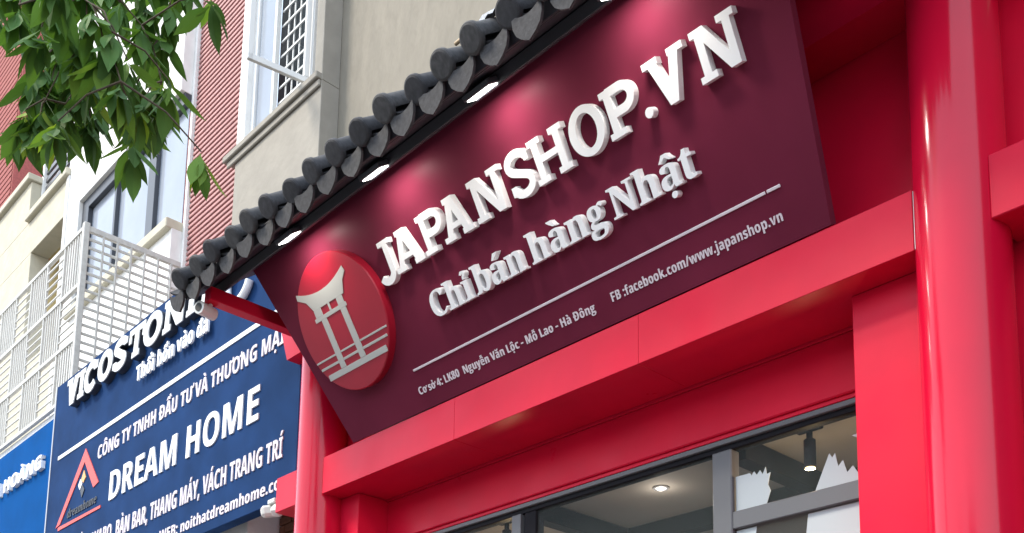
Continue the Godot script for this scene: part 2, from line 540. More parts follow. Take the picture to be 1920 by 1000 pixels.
	for a in [["lamp_glow", Color(1.0, 0.99, 0.97), 3.0], ["spot_glow", Color(1.0, 0.84, 0.55), 1.2], ["down_glow", Color(1.0, 0.98, 0.95), 2.0]]:
		var m := StandardMaterial3D.new()
		m.albedo_color = Color(0.9, 0.9, 0.9)
		m.emission_enabled = true
		m.emission = a[1]
		m.emission_energy_multiplier = a[2]
		M[a[0]] = m

# ------------------------------------------------------------------ ground
func ground() -> void:
	var o := MeshInstance3D.new()
	o.name = "ground"
	var p := PlaneMesh.new()
	p.size = Vector2(400, 400)
	o.mesh = p
	o.material_override = M.asphalt
	o.position = Vector3(0, -0.13, 0)
	o.set_meta("kind", "structure")
	add_child(o)
	var v := MeshInstance3D.new()
	v.name = "pavement"
	v.mesh = cbox(Vector3(80, 0.128, 10.4), 0.01)
	v.material_override = M.concrete
	v.position = Vector3(-10, -0.064, 4.2)
	v.set_meta("kind", "structure")
	add_child(v)

# ------------------------------------------------------------------ across the street, seen only in the gloss
func across() -> void:
	var o := thing("opposite_terrace", "terrace of pale three storey houses across the street", "building", Vector3(-12, 0, 24))
	var tones: Array = [M.beige_wall, M.white_wall, M.cream_wall, M.beige_wall, M.white_wall, M.cream_wall, M.beige_wall, M.white_wall]
	for k in 8:
		var x := -36.0 + k * 6.0
		var h: float = [8.5, 7.8, 9.0, 7.6, 8.4, 7.4, 8.8, 8.0][k]
		box(o, "house_front", Vector3(x, -0.1, 21.0), Vector3(x + 5.98, h, 30.0), tones[k], 0.02)
		for f in 2:
			for c in 2:
				box(o, "window", Vector3(x + 0.9 + c * 2.6, 3.6 + f * 2.4, 20.96), Vector3(x + 2.4 + c * 2.6, 5.1 + f * 2.4, 21.0), M.frame_dark, 0.01)
		box(o, "shutter", Vector3(x + 0.5, -0.1, 20.95), Vector3(x + 5.4, 2.9, 21.0), M.metal_grey, 0.01)

func next_door() -> void:
	# the house on the right, mirrored in the flank of the near column
	var o := thing("grey_house", "grey rendered house standing forward to the right of the red gate", "house", Vector3(6, 0, 0))
	box(o, "wall", Vector3(1.2, 0, -4.0), Vector3(12.0, 9.5, 0.95), M.asphalt, 0.02)
	for k in 3:
		box(o, "window", Vector3(2.2 + k * 3.2, 4.6, 0.951), Vector3(4.0 + k * 3.2, 6.6, 1.0), M.frame_dark, 0.01)
	box(o, "shutter", Vector3(2.0, 0, 0.951), Vector3(11.0, 3.0, 1.0), M.metal_grey, 0.01)

# ------------------------------------------------------------------ houses behind
func houses() -> void:
	# the house over the shop: plain beige side, set back
	var h := thing("beige_house", "plain beige rendered house wall above the grey tiled canopy", "house", Vector3(-4, 0, -1.9))
	box(h, "wall", Vector3(-9.3, 3.95, -2.1), Vector3(3.2, 14.5, -1.725), M.beige_wall, 0.01)
	box(h, "parapet", Vector3(-8.9, 14.5, -2.15), Vector3(3.25, 14.75, -1.66), M.beige_wall, 0.01)
	# the room that shows through the shopfront
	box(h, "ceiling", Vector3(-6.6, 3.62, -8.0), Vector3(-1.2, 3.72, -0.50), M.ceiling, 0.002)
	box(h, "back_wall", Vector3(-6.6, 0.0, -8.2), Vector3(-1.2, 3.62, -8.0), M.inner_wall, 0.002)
	box(h, "side_wall", Vector3(-6.75, 0.0, -8.2), Vector3(-6.6, 3.9, -0.42), M.inner_wall, 0.002)
	box(h, "side_wall", Vector3(-1.2, 0.0, -8.2), Vector3(-1.05, 3.9, -0.42), M.inner_wall, 0.002)
	box(h, "floor", Vector3(-6.6, -0.02, -8.0), Vector3(-1.2, 0.06, -0.42), M.inner_floor, 0.002)
	for x in [-6.0, -4.60, -3.10, -1.75]:
		box(h, "ceiling_beam", Vector3(x - 0.05, 3.50, -7.9), Vector3(x + 0.05, 3.6195, -0.56), M.frame_black, 0.004)
	for z in [-1.42, -2.9, -4.4]:
		for xx in [[-5.95, -4.65], [-4.55, -3.15], [-3.05, -1.80]]:
			box(h, "cross_beam", Vector3(xx[0], 3.502, z - 0.05), Vector3(xx[1], 3.6195, z + 0.05), M.frame_black, 0.004)

	# house with the ribbed red panel and the open window
	var r := thing("ribbed_house", "house front with ribbed red panel and white framed open window", "house", Vector3(-10.6, 0, -1.6))
	var wz := -1.5
	var wall: Material = M.window_wall
	# wall round the window opening x -10.62..-9.10, y 9.62..12.6
	box(r, "wall", Vector3(-10.80, 3.0, wz - 0.225), Vector3(-8.94, 9.52, wz), wall, 0.006)
	box(r, "wall", Vector3(-9.10, 9.52, wz - 0.225), Vector3(-8.94, 14.0, wz), wall, 0.006)
	box(r, "wall", Vector3(-10.80, 9.52, wz - 0.225), Vector3(-10.62, 14.0, wz), M.white_wall, 0.006)
	box(r, "wall", Vector3(-10.62, 12.6, wz - 0.225), Vector3(-9.10, 14.0, wz), wall, 0.006)
	box(r, "wall", Vector3(-12.42, 3.0, wz - 0.4), Vector3(-10.80, 15.0, wz - 0.225), M.rib_gap, 0.004)
	box(r, "window_sill", Vector3(-11.0, 9.52, wz - 0.2), Vector3(-8.945, 9.60, wz + 0.07), M.window_wall, 0.01)
	box(r, "sill_moulding", Vector3(-10.95, 9.44, wz), Vector3(-8.947, 9.517, wz + 0.035), M.window_wall, 0.01)
	# ribs
	var y := 7.6
	while y < 14.6:
		box(r, "rib", Vector3(-12.40, y, wz - 0.2245), Vector3(-10.803, y + 0.044, wz - 0.190), M.rib_red, 0.006)
		y += 0.075
	box(r, "corner_trim", Vector3(-12.46, 3.0, wz - 0.3), Vector3(-12.401, 15.0, wz - 0.15), M.white_wall, 0.004)
	# window
	var w := Node3D.new(); w.name = "window"; r.add_child(w)
	var zf := wz - 0.10
	box(w, "frame", Vector3(-10.62, 9.60, zf - 0.03), Vector3(-10.55, 12.6, zf + 0.03), M.frame_white)
	box(w, "frame", Vector3(-9.17, 9.60, zf - 0.03), Vector3(-9.10, 12.6, zf + 0.03), M.frame_white)
	box(w, "frame", Vector3(-10.55, 9.60, zf - 0.03), Vector3(-9.17, 9.67, zf + 0.03), M.frame_white)
	box(w, "mullion", Vector3(-10.16, 9.67, zf - 0.03), Vector3(-10.11, 12.6, zf + 0.03), M.frame_white)
	box(w, "mullion", Vector3(-9.34, 9.67, zf - 0.03), Vector3(-9.27, 12.6, zf + 0.03), M.frame_white)
	box(w, "pane", Vector3(-10.545, 9.675, zf - 0.01), Vector3(-10.165, 12.6, zf - 0.002), M.pane_pale, 0.001)
	box(w, "curtain", Vector3(-10.6, 9.55, wz - 0.42), Vector3(-9.12, 12.6, wz - 0.40), M.frame_dark, 0.002)
	# security grille
	for k in 15:
		box(w, "grille_bar", Vector3(-10.105, 9.72 + k * 0.20, zf - 0.055), Vector3(-9.175, 9.745 + k * 0.20, zf - 0.040), M.frame_white, 0.002)
	for k in 6:
		box(w, "grille_bar", Vector3(-10.0 + k * 0.13, 9.67, zf - 0.075), Vector3(-9.985 + k * 0.13, 12.6, zf - 0.058), M.frame_white, 0.002)
	# the sash that stands open, hinged at the second mullion
	var hp := Vector3(-9.30, 0, zf + 0.03)
	var dr := Vector3(-sin(deg_to_rad(9.5)), 0, cos(deg_to_rad(9.5)))
	var op := hp + dr * 0.70
	var up := Vector3.UP
	bar(w, "sash_rail", hp + up * 9.72, op + up * 9.72, 0.045, 0.07, M.frame_white, 0.004)
	bar(w, "sash_stile", op + up * 9.685 - dr * 0.02, op + up * 12.5 - dr * 0.02, 0.045, 0.06, M.frame_white, 0.004, dr)
	bar(w, "sash_stile", hp + up * 9.757 + dr * 0.05, hp + up * 12.5 + dr * 0.05, 0.045, 0.06, M.frame_white, 0.004, dr)
	bar(w, "sash_pane", hp + dr * 0.08 + up * 11.1, op - dr * 0.05 + up * 11.1, 0.006, 2.68, M.glass, 0.001)

	# white house with the big dark framed window
	var v := thing("white_house", "white rendered house with wide dark framed window above the balcony", "house", Vector3(-14.4, 0, -1.7))
	box(v, "wall", Vector3(-16.45, 3.0, -1.8), Vector3(-12.465, 9.40, -1.5), M.white_wall, 0.006)
	box(v, "wall", Vector3(-16.45, 9.40, -1.8), Vector3(-15.95, 16.0, -1.5), M.white_wall, 0.006)
	box(v, "wall", Vector3(-15.95, 11.36, -1.8), Vector3(-12.465, 16.0, -1.5), M.white_wall, 0.006)
	box(v, "window_sill", Vector3(-16.0, 9.36, -1.7), Vector3(-12.462, 9.50, -1.42), M.cream_wall, 0.012)
	var w2 := Node3D.new(); w2.name = "window"; v.add_child(w2)
	box(w2, "frame", Vector3(-15.95, 9.5, -1.70), Vector3(-15.70, 11.36, -1.56), M.frame_dark)
	box(w2, "frame", Vector3(-15.70, 11.18, -1.70), Vector3(-12.47, 11.36, -1.56), M.frame_dark)
	box(w2, "mullion", Vector3(-14.70, 9.5, -1.69), Vector3(-14.63, 11.18, -1.57), M.frame_dark)
	box(w2, "mullion", Vector3(-13.50, 9.5, -1.69), Vector3(-13.27, 11.18, -1.57), M.frame_dark)
	for xx in [[-15.70, -14.70], [-14.63, -13.50], [-13.27, -12.47]]:
		box(w2, "pane", Vector3(xx[0], 9.5, -1.645), Vector3(xx[1], 11.18, -1.635), M.pane_pale, 0.001)

	# cream house with the loggia
	var c := thing("cream_house", "pale cream house with stepped parapets and an open loggia", "house", Vector3(-19.0, 0, -1.9))
	box(c, "wall", Vector3(-23.0, 3.0, -1.8), Vector3(-18.10, 11.40, -1.5), M.cream_wall, 0.006)
	box(c, "wall", Vector3(-18.10, 3.0, -1.8), Vector3(-16.56, 9.3, -1.5), M.cream_wall, 0.006)
	box(c, "wall", Vector3(-23.0, 11.40, -1.8), Vector3(-16.56, 12.05, -1.5), M.cream_wall, 0.006)
	box(c, "wall", Vector3(-23.0, 12.05, -1.8), Vector3(-18.4, 12.88, -1.5), M.cream_wall, 0.006)
	box(c, "pier", Vector3(-16.56, 3.0, -1.8), Vector3(-16.455, 12.05, -1.48), M.white_wall, 0.006)
	box(c, "loggia_soffit", Vector3(-18.10, 11.40, -3.0), Vector3(-16.46, 11.52, -1.801), M.ochre, 0.004)
	box(c, "loggia_back", Vector3(-18.4, 9.0, -3.1), Vector3(-16.46, 11.40, -2.95), M.ochre, 0.004)
	box(c, "loggia_side", Vector3(-18.25, 9.3, -2.95), Vector3(-18.10, 11.40, -1.801), M.ochre, 0.004)
	box(c, "coping", Vector3(-23.0, 12.88, -1.85), Vector3(-18.35, 13.0, -1.42), M.cream_wall, 0.012)
	box(c, "coping", Vector3(-18.349, 12.05, -1.85), Vector3(-16.45, 12.17, -1.42), M.cream_wall, 0.012)
	for k in 7:
		box(c, "louvre", Vector3(-18.3, 12.25 + k * 0.16, -1.74), Vector3(-16.5, 12.33 + k * 0.16, -1.70), M.frame_grey, 0.004)
	box(c, "louvre_frame", Vector3(-18.38, 12.17, -1.78), Vector3(-18.30, 13.6, -1.66), M.frame_white, 0.004)
	box(c, "louvre_frame", Vector3(-16.52, 12.17, -1.78), Vector3(-16.455, 16.0, -1.5), M.white_wall, 0.004)
	box(c, "upper_wall", Vector3(-18.4, 12.17, -2.2), Vector3(-16.5, 16.0, -1.9), M.white_wall, 0.004)

	# red block behind it
	var b := thing("brick_red_block", "dull red tiled tower block standing at the picture's left edge", "building", Vector3(-23, 0, -4))
	box(b, "wall", Vector3(-30, 3, -7.0), Vector3(-21.0, 24, -1.9), M.brick_red, 0.01)
	var yy := 12.0
	while yy < 21.0:
		box(b, "tile_course", Vector3(-24.5, yy, -1.9), Vector3(-21.05, yy + 0.10, -1.885), M.brick_red, 0.004)
		yy += 0.13

# ------------------------------------------------------------------ balcony lattice
func balcony() -> void:
	var o := thing("balcony", "white lattice balcony cage with basket weave bars on the white house", "balcony", Vector3(-14, 6.3, -0.8))
	var p: Material = M.balcony_paint
	var z0 := -0.25
	var xr := -11.96
	var xl := -17.0
	box(o, "slab", Vector3(xl, 6.30, -1.499), Vector3(xr, 6.52, z0 - 0.04), M.white_wall, 0.01)
	box(o, "post", Vector3(xr - 0.07, 6.52, z0 - 0.05), Vector3(xr, 8.68, z0 + 0.02), p, 0.006)
	box(o, "post", Vector3(xr - 0.06, 6.52, -1.50), Vector3(xr - 0.01, 8.60, -1.44), p, 0.006)
	var tiers := [[8.60, 7.93], [7.89, 7.25], [7.21, 6.56]]
	for y in [8.62, 7.91, 7.23, 6.54]:
		box(o, "rail", Vector3(xl, y - 0.025, z0 - 0.03), Vector3(xr - 0.07, y + 0.025, z0 + 0.015), p, 0.004)
	box(o, "rail", Vector3(xr - 0.06, 8.58, -1.44), Vector3(xr - 0.01, 8.65, z0 - 0.05), p, 0.004)
	box(o, "rail", Vector3(xr - 0.055, 6.53, -1.44), Vector3(xr - 0.015, 6.58, z0 - 0.05), p, 0.004)
	var cw := 0.57
	for t in 3:
		for k in 8:
			var x1: float = xr - 0.07 - k * cw
			var x0 := x1 - cw
			var top: float = tiers[t][0]
			var low: float = tiers[t][1]
			box(o, "bar", Vector3(x0, low, z0 - 0.02), Vector3(x0 + 0.03, top, z0 + 0.01), p, 0.003)
			if (k + t) % 2 == 0:
				for j in 6:
					var x := x0 + 0.03 + (j + 1) * (cw - 0.03) / 7.0
					box(o, "bar", Vector3(x - 0.011, low, z0 - 0.014), Vector3(x + 0.011, top, z0 + 0.004), p, 0.003)
			else:
				for j in 5:
					var y := low + (j + 1) * (top - low) / 6.0
					box(o, "bar", Vector3(x0 + 0.03, y - 0.011, z0 - 0.014), Vector3(x1, y + 0.011, z0 + 0.004), p, 0.003)
	# return side
	for k in 18:
		var y := 6.66 + k * 0.108
		box(o, "bar", Vector3(xr - 0.045, y - 0.016, -1.44), Vector3(xr - 0.025, y + 0.016, z0 - 0.05), p, 0.003)
	for k in 6:
		var z := z0 - 0.05 - (k + 1) * 0.17
		box(o, "bar", Vector3(xr - 0.024, 6.58, z - 0.012), Vector3(xr - 0.004, 8.58, z + 0.012), p, 0.003)

# ------------------------------------------------------------------ signs next door
func neighbour_signs() -> void:
	var z := -0.10
	var o := thing("blue_sign", "navy blue shop sign with white raised lettering beside the red column", "sign", Vector3(-9.4, 4.0, z))
	box(o, "panel", Vector3(-12.0, 4.06, z - 0.10), Vector3(-6.72, 6.58, z), M.navy, 0.006)
	box(o, "edge_trim", Vector3(-12.03, 4.05, z - 0.12), Vector3(-12.001, 6.59, z + 0.005), M.metal_grey, 0.002)
	var fr := Transform3D(Basis.IDENTITY, Vector3(0, 0, z))
	var x0 := -11.50
	# raised slanted capitals
	var w := "VICOSTONE"
	var xs := [-11.50, -11.16, -11.00, -10.64, -10.25, -9.88, -9.54, -9.10, -8.62]
	var xe := [-11.14, -10.99, -10.66, -10.27, -9.92, -9.52, -9.14, -8.66, -8.27]
	for k in w.length():
		var body := slab(o, "letter", w[k], xs[k], xe[k], 6.145, 0.31, 0.0, 0.065, M.letter_return, fr, 0.32, 0.19, 0.10)
		slab(body, "letter_face", w[k], xs[k], xe[k], 6.145, 0.31, 0.066, 0.010, M.letter_silver, fr, 0.32, 0.19, 0.10)
	text(o, "lettering", "Thổi hồn vào đá", "Droid Sans", 700, -9.70, -8.23, 5.89, 0.155, 0.03, 0.02, M.letter_white, fr)
	box(o, "rule", Vector3(-11.78, 5.645, z), Vector3(-7.05, 5.69, z + 0.008), M.letter_white, 0.002)
	text(o, "lettering", "CÔNG TY TNHH ĐẦU TƯ VÀ THƯƠNG MẠI", "Droid Sans", 700, -10.62, -6.98, 5.355, 0.142, 0.0, 0.010, M.print_white, fr)
	text(o, "lettering", "DREAM HOME", "Droid Sans", 700, -10.24, -7.32, 4.825, 0.295, 0.0, 0.012, M.letter_white, fr)
	text(o, "lettering", "ĐÁ ỐP LAVABO, BÀN BAR, THANG MÁY, VÁCH TRANG TRÍ", "Droid Sans", 700, -11.25, -6.92, 4.405, 0.165, 0.0, 0.010, M.print_white, fr)
	text(o, "lettering", "HOTLINE: 0907 9917, WEB: noithatdreamhome.com", "Droid Sans", 700, -10.55, -6.80, 4.155, 0.100, 0.0, 0.008, M.print_white, fr)
	# house mark
	var lg := Node3D.new(); lg.name = "house_mark"; o.add_child(lg)
	wpart(lg, "roof_stroke", extr(PackedVector2Array([Vector2(-11.67, 4.84), Vector2(-11.55, 4.86), Vector2(-10.97, 5.42), Vector2(-10.68, 5.07), Vector2(-10.55, 5.10), Vector2(-10.97, 5.57)]), 0.008), M.logo_red, fr)
	wpart(lg, "base_stroke", extr(PackedVector2Array([Vector2(-11.60, 4.835), Vector2(-11.60, 4.795), Vector2(-10.45, 4.80), Vector2(-10.45, 4.83)]), 0.008), M.logo_red, fr)
	wpart(lg, "flame", extr(PackedVector2Array([Vector2(-10.97, 5.33), Vector2(-10.91, 5.24), Vector2(-10.97, 5.19), Vector2(-11.03, 5.24)]), 0.008), M.logo_orange, fr)
	wpart(lg, "spark", extr(PackedVector2Array([Vector2(-11.05, 5.25), Vector2(-11.0, 5.19), Vector2(-11.05, 5.13), Vector2(-11.10, 5.19)]), 0.008), M.letter_white, fr)
	wpart(lg, "spark", extr(PackedVector2Array([Vector2(-10.98, 5.17), Vector2(-10.92, 5.11), Vector2(-10.98, 5.03), Vector2(-11.03, 5.11)]), 0.008), M.logo_black, fr)
	text(lg, "script", "dreamhome", "Droid Serif", 700, -11.36, -10.58, 4.885, 0.09, 0.0, 0.008, M.logo_black, fr, 0.25)
	# ring logo behind the canopy tip
	var ring := Node3D.new(); ring.name = "ring_mark"; o.add_child(ring)
	var prev := PackedVector3Array(); var rr := PackedFloat32Array()
	for k in 25:
		var a := TAU * (k / 24.0) * 0.86 + 0.5
		prev.append(Vector3(-7.72 + cos(a) * 0.20, 6.17 + sin(a) * 0.20, z + 0.04)); rr.append(0.035)
	wpart(ring, "ring", tube_mesh(prev, rr, 10), M.letter_white, Transform3D.IDENTITY)

	# shopfront below the navy sign
	var f := thing("neighbour_shopfront", "cream rendered pier and brown brick wall under the navy sign", "wall", Vector3(-9.3, 0, -0.4))
	box(f, "pier", Vector3(-12.0, 0, -0.8), Vector3(-7.78, 4.55, -0.30), M.white_wall, 0.008)
	box(f, "backing", Vector3(-7.779, 0, -0.90), Vector3(-6.75, 4.6, -0.62), M.mortar, 0.004)
	for r_ in 12:
		for c_ in 6:
			var bx0 := -7.77 + c_ * 0.19 - (0.095 if r_ % 2 else 0.0)
			var x_a := maxf(bx0, -7.77)
			var x_b := minf(bx0 + 0.18, -6.76)
			if x_b - x_a < 0.03: continue
			var by := 3.55 + r_ * 0.075
			box(f, "brick", Vector3(x_a, by, -0.6195), Vector3(x_b, by + 0.065, -0.595 + rng.randf() * 0.006), M.brick, 0.004)

	# the bright blue sign farther along
	var b := thing("bright_blue_sign", "bright blue shop sign at the far left beside the navy one", "sign", Vector3(-14.5, 4.0, -0.3))
	var zb := -0.20
	box(b, "panel", Vector3(-17.5, 4.0, zb - 0.1), Vector3(-12.10, 6.34, zb), M.bright_blue, 0.006)
	var fb := Transform3D(Basis.IDENTITY, Vector3(0, 0, zb))
	text(b, "lettering", "MINH HOÀNG", "Droid Sans", 700, -14.95, -12.50, 5.76, 0.17, 0.0, 0.05, M.letter_white, fb)

# ------------------------------------------------------------------ red gate
func column_mesh(r: float, h: float) -> ArrayMesh:
	return lathe([Vector2(0, 0), Vector2(r - 0.0015, 0), Vector2(r, 0.0015), Vector2(r, h - 0.0015), Vector2(r - 0.0015, h), Vector2(0, h)], 96)

func torii() -> void:
	var o := thing("red_gate", "glossy red gate frame with round columns and square beams round the shopfront", "gate", Vector3(-4.02, 0, -0.1))
	var rp: Material = M.red_panel
	# columns are rolled sheet, two lengths with a fine joint
	for cx in [-6.36, -1.686]:
		var c := Node3D.new(); c.name = "column"; o.add_child(c, true)
		wpart(c, "shaft", column_mesh(0.18, 5.66), M.red_gloss, Transform3D(Basis.IDENTITY, Vector3(cx, 0, -0.10)))
		wpart(c, "base_ring", column_mesh(0.20, 0.25), M.red_gloss, Transform3D(Basis.IDENTITY, Vector3(cx, 0, -0.10)))
	# lower tie beam, in cassettes
	for xx in [[-6.188, -4.7505], [-4.7495, -3.3005], [-3.2995, -1.842]]:
		box(o, "beam_panel", Vector3(xx[0], 3.915, -0.40), Vector3(xx[1], 4.182, 0.0), rp, 0.002)
	box(o, "beam_end_cap", Vector3(-1.841, 3.92, -0.19), Vector3(-1.832, 4.178, -0.004), M.metal_grey, 0.001)
	box(o, "beam_panel", Vector3(-6.82, 3.915, -0.30), Vector3(-6.51, 4.182, 0.0), rp, 0.004)
	box(o, "beam_panel", Vector3(-1.532, 3.915, -0.2395), Vector3(-0.4, 4.182, 0.0), rp, 0.004)
	# upper beam with slanting ends
	wpart(o, "upper_beam", extr(PackedVector2Array([Vector2(-6.745, 5.095), Vector2(-1.30, 5.095), Vector2(-1.20, 5.36), Vector2(-6.85, 5.36)]), 0.22), rp, Transform3D(Basis.IDENTITY, Vector3(0, 0, -0.21)))
	# panels between the beams and above
	box(o, "back_panel", Vector3(-6.499, 4.19, -0.26), Vector3(-1.60, 5.85, -0.215), rp, 0.003)
	box(o, "side_panel", Vector3(-1.69, 0.0, -0.30), Vector3(-0.4, 5.094, -0.24), rp, 0.003)
	box(o, "side_post", Vector3(-6.68, 0.0, -0.32), Vector3(-6.50, 3.914, -0.09), rp, 0.004)
	box(o, "side_post", Vector3(-6.68, 4.183, -0.4095), Vector3(-6.50, 5.094, -0.09), rp, 0.004)
	# pilasters
	box(o, "pilaster", Vector3(-2.207, 0.0, -0.50), Vector3(-1.70, 3.913, -0.153), rp, 0.004)
	box(o, "pilaster", Vector3(-6.34, 0.0, -0.50), Vector3(-5.975, 3.913, -0.165), rp, 0.004)
	# lintel over the glass, set back behind a shadow joint
	box(o, "lintel", Vector3(-5.974, 3.605, -0.60), Vector3(-2.208, 3.902, -0.412), rp, 0.006)
	box(o, "lintel_core", Vector3(-6.3, 3.9025, -0.60), Vector3(-1.72, 4.18, -0.405), rp, 0.002)
	box(o, "lintel_lip", Vector3(-5.974, 3.583, -0.60), Vector3(-2.208, 3.6045, -0.43), rp, 0.002)

# ------------------------------------------------------------------ the leaning sign
var SIGN := Transform3D(Basis(Vector3(1, 0, 0), Vector3(0, 0.8660, 0.5), Vector3(0, -0.5, 0.8660)), Vector3(0, 4.19, 0))

func sbox(parent: Node3D, called: String, x0: float, x1: float, y0: float, y1: float, z0: float, z1: float, m: Material, b := 0.002) -> MeshInstance3D:
	return wpart(parent, called, cbox(Vector3(x1 - x0, y1 - y0, z1 - z0), b), m, SIGN * Transform3D(Basis.IDENTITY, Vector3((x0 + x1) * 0.5, (y0 + y1) * 0.5, (z0 + z1) * 0.5)))

func shop_sign() -> void:
	var o := thing("shop_sign", "maroon sign leaning out under the eave with white slab letters and red disc", "sign", Vector3(-4.0, 4.19, 0))
	wpart(o, "panel", extr(PackedVector2Array([Vector2(-5.823, 0.0), Vector2(-2.208, 0.0), Vector2(-2.065, 1.33), Vector2(-6.147, 1.33)]), 0.05), M.sign_maroon, SIGN * Transform3D(Basis.IDENTITY, Vector3(0, 0, -0.05)))
	# big capitals
	var L := [["J", -4.955, -4.780], ["A", -4.792, -4.535], ["P", -4.518, -4.318], ["A", -4.345, -4.105], ["N", -4.068, -3.825], ["S", -3.782, -3.605], ["H", -3.597, -3.36], ["O", -3.332, -3.116], ["P", -3.103, -2.908], [".", -2.889, -2.843], ["V", -2.838, -2.61], ["N", -2.57, -2.342]]
	for a in L:
		slab(o, "letter", a[0], a[1], a[2], 0.768, 0.217, 0.0, 0.042, M.letter_white, SIGN, 0.195, 0.13)
	for a in [["Chỉ", -4.635, -4.285], ["bán", -4.255, -3.86], ["hàng", -3.81, -3.272], ["Nhật", -3.232, -2.725]]:
		text(o, "word", a[0], "Droid Serif", 700, a[1], a[2], 0.446, 0.145, 0.0, 0.040, M.letter_white, SIGN)
	sbox(o, "rule", -5.01, -2.455, 0.237, 0.251, 0.0, 0.006, M.print_white)
	sbox(o, "rule", -2.447, -2.378, 0.237, 0.251, 0.0, 0.006, M.print_white)
	text(o, "lettering", "Cơ sở 4: LK80  Nguyễn Văn Lộc - Mỗ Lao - Hà Đông", "Droid Sans", 700, -5.03, -3.545, 0.095, 0.046, 0.0, 0.004, M.print_white, SIGN)
	text(o, "lettering", "FB :facebook.com/www.japanshop.vn", "Droid Sans", 700, -3.425, -2.41, 0.102, 0.046, 0.0, 0.004, M.print_white, SIGN)
	# disc with the gate emblem
	var d := Node3D.new(); d.name = "disc"; o.add_child(d)
	var cx := -5.41
	var cy := 0.70
	var r := 0.425
	var lay := Transform3D(Basis(Vector3.RIGHT, Vector3.BACK, Vector3.DOWN), Vector3.ZERO)
	wpart(d, "disc_body", lathe([Vector2(0, 0), Vector2(r, 0), Vector2(r, 0.056), Vector2(r - 0.006, 0.062), Vector2(0, 0.062)], 96), M.disc_red, SIGN * Transform3D(Basis(Vector3(1, 0, 0), Vector3(0, 0, 1), Vector3(0, -1, 0)), Vector3(cx, cy, 0)))
	var z := 0.062
	var e: Material = M.emblem_white
	var fr := SIGN * Transform3D(Basis.IDENTITY, Vector3(0, 0, z))
	var roofp := PackedVector2Array()
	for k in 13:
		var t := k / 12.0
		roofp.append(Vector2(lerpf(-5.735, -5.215, t), 0.935 + 0.055 * pow(absf(t * 2.0 - 1.0), 2.0)))
	roofp.append_array(PackedVector2Array([Vector2(-5.205, 0.955), Vector2(-5.255, 0.915), Vector2(-5.29, 0.845), Vector2(-5.62, 0.845), Vector2(-5.665, 0.915), Vector2(-5.74, 0.955)]))
	wpart(d, "emblem_roof", extr(roofp, 0.004), e, fr)
	sbox(d, "emblem_beam", -5.645, -5.298, 0.772, 0.798, z, z + 0.004, e, 0.001)
	sbox(d, "emblem_strut", -5.625, -5.548, 0.798, 0.845, z, z + 0.004, e, 0.001)
	sbox(d, "emblem_strut", -5.470, -5.450, 0.798, 0.845, z, z + 0.004, e, 0.001)
	sbox(d, "emblem_strut", -5.375, -5.31, 0.798, 0.845, z, z + 0.004, e, 0.001)
	wpart(d, "emblem_post", extr(PackedVector2Array([Vector2(-5.583, 0.772), Vector2(-5.528, 0.772), Vector2(-5.519, 0.452), Vector2(-5.572, 0.452)]), 0.004), e, fr)
	wpart(d, "emblem_post", extr(PackedVector2Array([Vector2(-5.37, 0.772), Vector2(-5.315, 0.772), Vector2(-5.302, 0.452), Vector2(-5.357, 0.452)]), 0.004), e, fr)
	# three ground lines cut to the disc
	for a in [[0.541, 0.553], [0.490, 0.506], [0.411, 0.450]]:
		var ym: float = (a[0] + a[1]) * 0.5
		var half := sqrt(r * r - pow(ym - cy, 2.0)) - 0.012
		for seg in [[cx - half, -5.573], [-5.519, -5.358], [-5.302, cx + half]]:
			if ym < 0.46 and seg[0] == cx - half:
				sbox(d, "emblem_line", cx - half, cx + half, a[0], a[1], z, z + 0.004, e, 0.001)
			elif ym > 0.46:
				sbox(d, "emblem_line", seg[0], seg[1], a[0], a[1], z, z + 0.004, e, 0.001)

